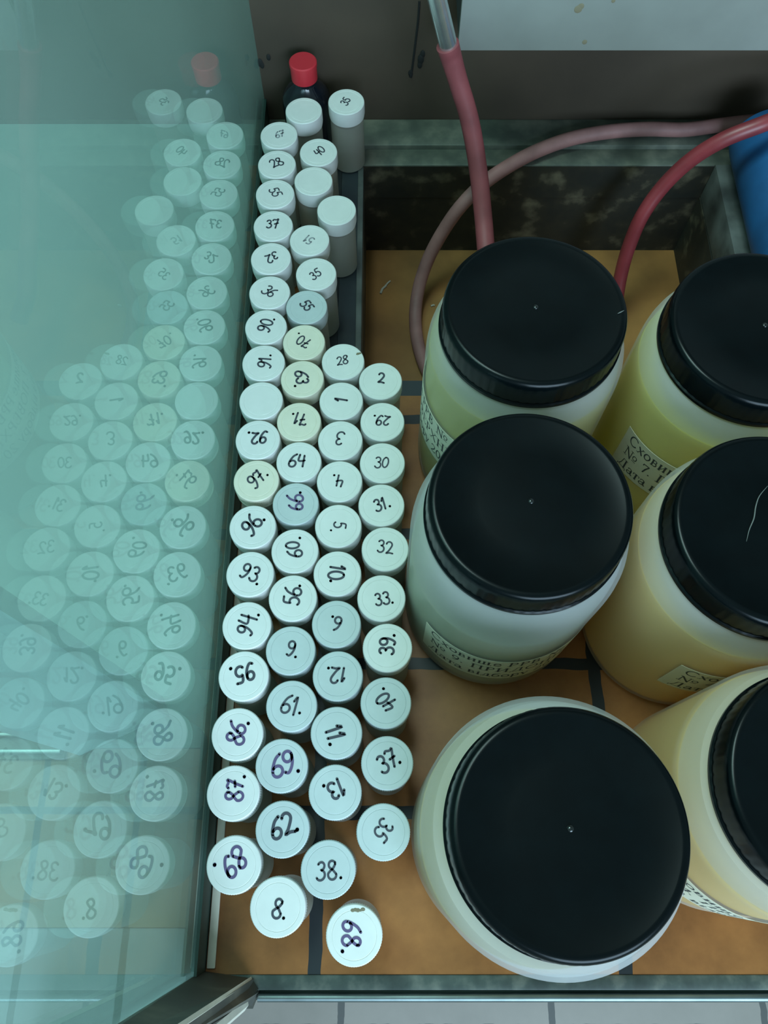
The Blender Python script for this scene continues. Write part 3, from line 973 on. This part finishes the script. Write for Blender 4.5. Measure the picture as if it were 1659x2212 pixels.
def jar_profile(inset=0.0, top=None, wide=1.0):
    r = JR * wide - inset
    zs = JH - LIDH
    prof = [(0, 0.002 + inset), (r * 0.80, 0.002 + inset), (r * 0.90, inset), (r * 0.965, 0.0015 + inset), (r * 0.99, 0.006 + inset), (r, 0.014)]
    sh = [(r, zs - 0.026), (r * 0.997, zs - 0.0195), (r * 0.987, zs - 0.0135), (r * 0.968, zs - 0.0085), (r * 0.942, zs - 0.0045), (r * 0.912, zs - 0.0018), (LR * 0.99, zs - 0.0004)]
    if top is None:
        prof += sh + [(LR * 0.92, zs + 0.0004), (LR * 0.92, JH - 0.003), (0, JH - 0.003)]
    else:
        prof += [(r, min(top, zs - 0.026)), (r * 0.998, min(top, zs - 0.022)), (r * 0.99, min(top, zs - 0.0165)), (r * 0.985, top), (0, top)]
    return prof


def jar(label, px, py, liquid, level, text2, th0, span, lz0, lz1, text1='Сховище РРВ №', text3='Дата відбору 20', cap=0.0083, mark=None, wide=1.0):
    p = at_z(px, py, JH)
    t = thing('sample_jar', label, 'jar', (p.x, p.y, 0.0002), 'large black-lidded sample jars')
    b = bmesh.new()
    lathe(b, jar_profile(wide=wide), 96)
    ri, zs = JR * wide - 0.0016, JH - LIDH          # dry inner face of the wall above the liquid
    lathe(b, [(ri * (1 if level < zs - 0.027 else 0.992), level + 0.0004)] + ([(ri, zs - 0.027)] if level < zs - 0.028 else []) + [(ri * 0.985, zs - 0.0150), (ri * 0.94, zs - 0.007), (LR * 0.97, zs - 0.003)], 96)
    link_mesh('jar_body', b, M['jar_body'], t)
    b = bmesh.new()
    lathe(b, jar_profile(0.0013, level, wide), 96)
    link_mesh('liquid', b, LIQ[liquid], t)
    b = bmesh.new()
    z0, z1, r = JH - LIDH, JH, LR
    prof = [(0, z1 - 0.004), (r * 0.93, z1 - 0.004), (r * 0.93, z0), (r * 1.0, z0), (r * 1.012, z0 + 0.0006), (r * 1.012, z0 + 0.0024), (r * 0.995, z0 + 0.0030),
            (r * 0.99, z1 - 0.0045), (r * 0.982, z1 - 0.0022), (r * 0.965, z1 - 0.0007), (r * 0.94, z1), (r * 0.90, z1), (r * 0.885, z1 - 0.0003), (r * 0.5, z1 - 0.0001), (0, z1)]
    lathe(b, prof, 240, ripple=lambda rr, z, i: rr - (0.00022 if (i % 4 == 0 and z0 + 0.0026 < z < z1 - 0.004 and rr > r * 0.95) else 0))
    lid = link_mesh('screw_lid', b, M['lid'], t)
    b = bmesh.new()
    bmesh.ops.create_uvsphere(b, u_segments=20, v_segments=10, radius=0.0014, matrix=Matrix.Translation((0.0, 0, z1 + 0.0001)) @ Matrix.Diagonal((1, 1, 0.55, 1)))
    link_mesh('moulding_nub', b, M['nub'], lid)
    if mark:
        b = bmesh.new()
        tube(b, catmull([at_z(x, y, JH + 0.0002) - Vector((p.x, p.y, 0)) for x, y in mark], 6), lambda q: 0.00008 + 0.00022 * math.sin(PI * q), 8)
        link_mesh('scratch', b, M['lid_mark'], lid)
    if text2 is None:
        return t
    label_parts(t, JR * wide, th0, span, lz0, lz1, [text1, text2, text3], cap, (lz1 - lz0) * 0.32, lz1 - 0.0018, 0.55)
    return t


D = math.radians
jar('back jar with black lid and pale olive liquid, standing in front of the basin', 1157, 664, 'olive', 0.129, '№ 7. ПОВЕРХНЕВА', D(136), D(120), 0.0525, 0.0945, mark=[(1334, 678), (1340, 675), (1348, 671)])
jar('middle jar with black lid and almost clear liquid, its full label facing forward', 1147, 1083, 'clear', 0.101, '№ 9. ПРИДОННА', D(216), D(106), 0.0290, 0.0725, cap=0.0087)
jar('front jar with black lid, nearest the worktop edge', 1232, 1790, 'straw', 0.100, None, D(20), D(120), 0.018, 0.047, wide=1.06)
jar('yellowest jar with black lid at the right edge, labelled number 7', 1652, 703, 'moss', 0.126, '№ 7. ПРИДОННА', D(201), D(120), 0.0565, 0.0955)
jar('amber jar with black lid and a pale scratch on it, labelled number 4', 1683, 1138, 'amber', 0.127, '№ 4. ПОВЕРХНЕВА', D(241), D(120), 0.0535, 0.0930, mark=[(1612, 1170), (1618, 1145), (1628, 1120), (1632, 1095), (1640, 1072), (1658, 1050)])
jar('front right jar with black lid and honey-coloured liquid, mostly cut off by the frame', 1832, 1695, 'honey', 0.125, '№ 4. ПРИДОННА', D(206), D(120), 0.0470, 0.0875, wide=1.03)
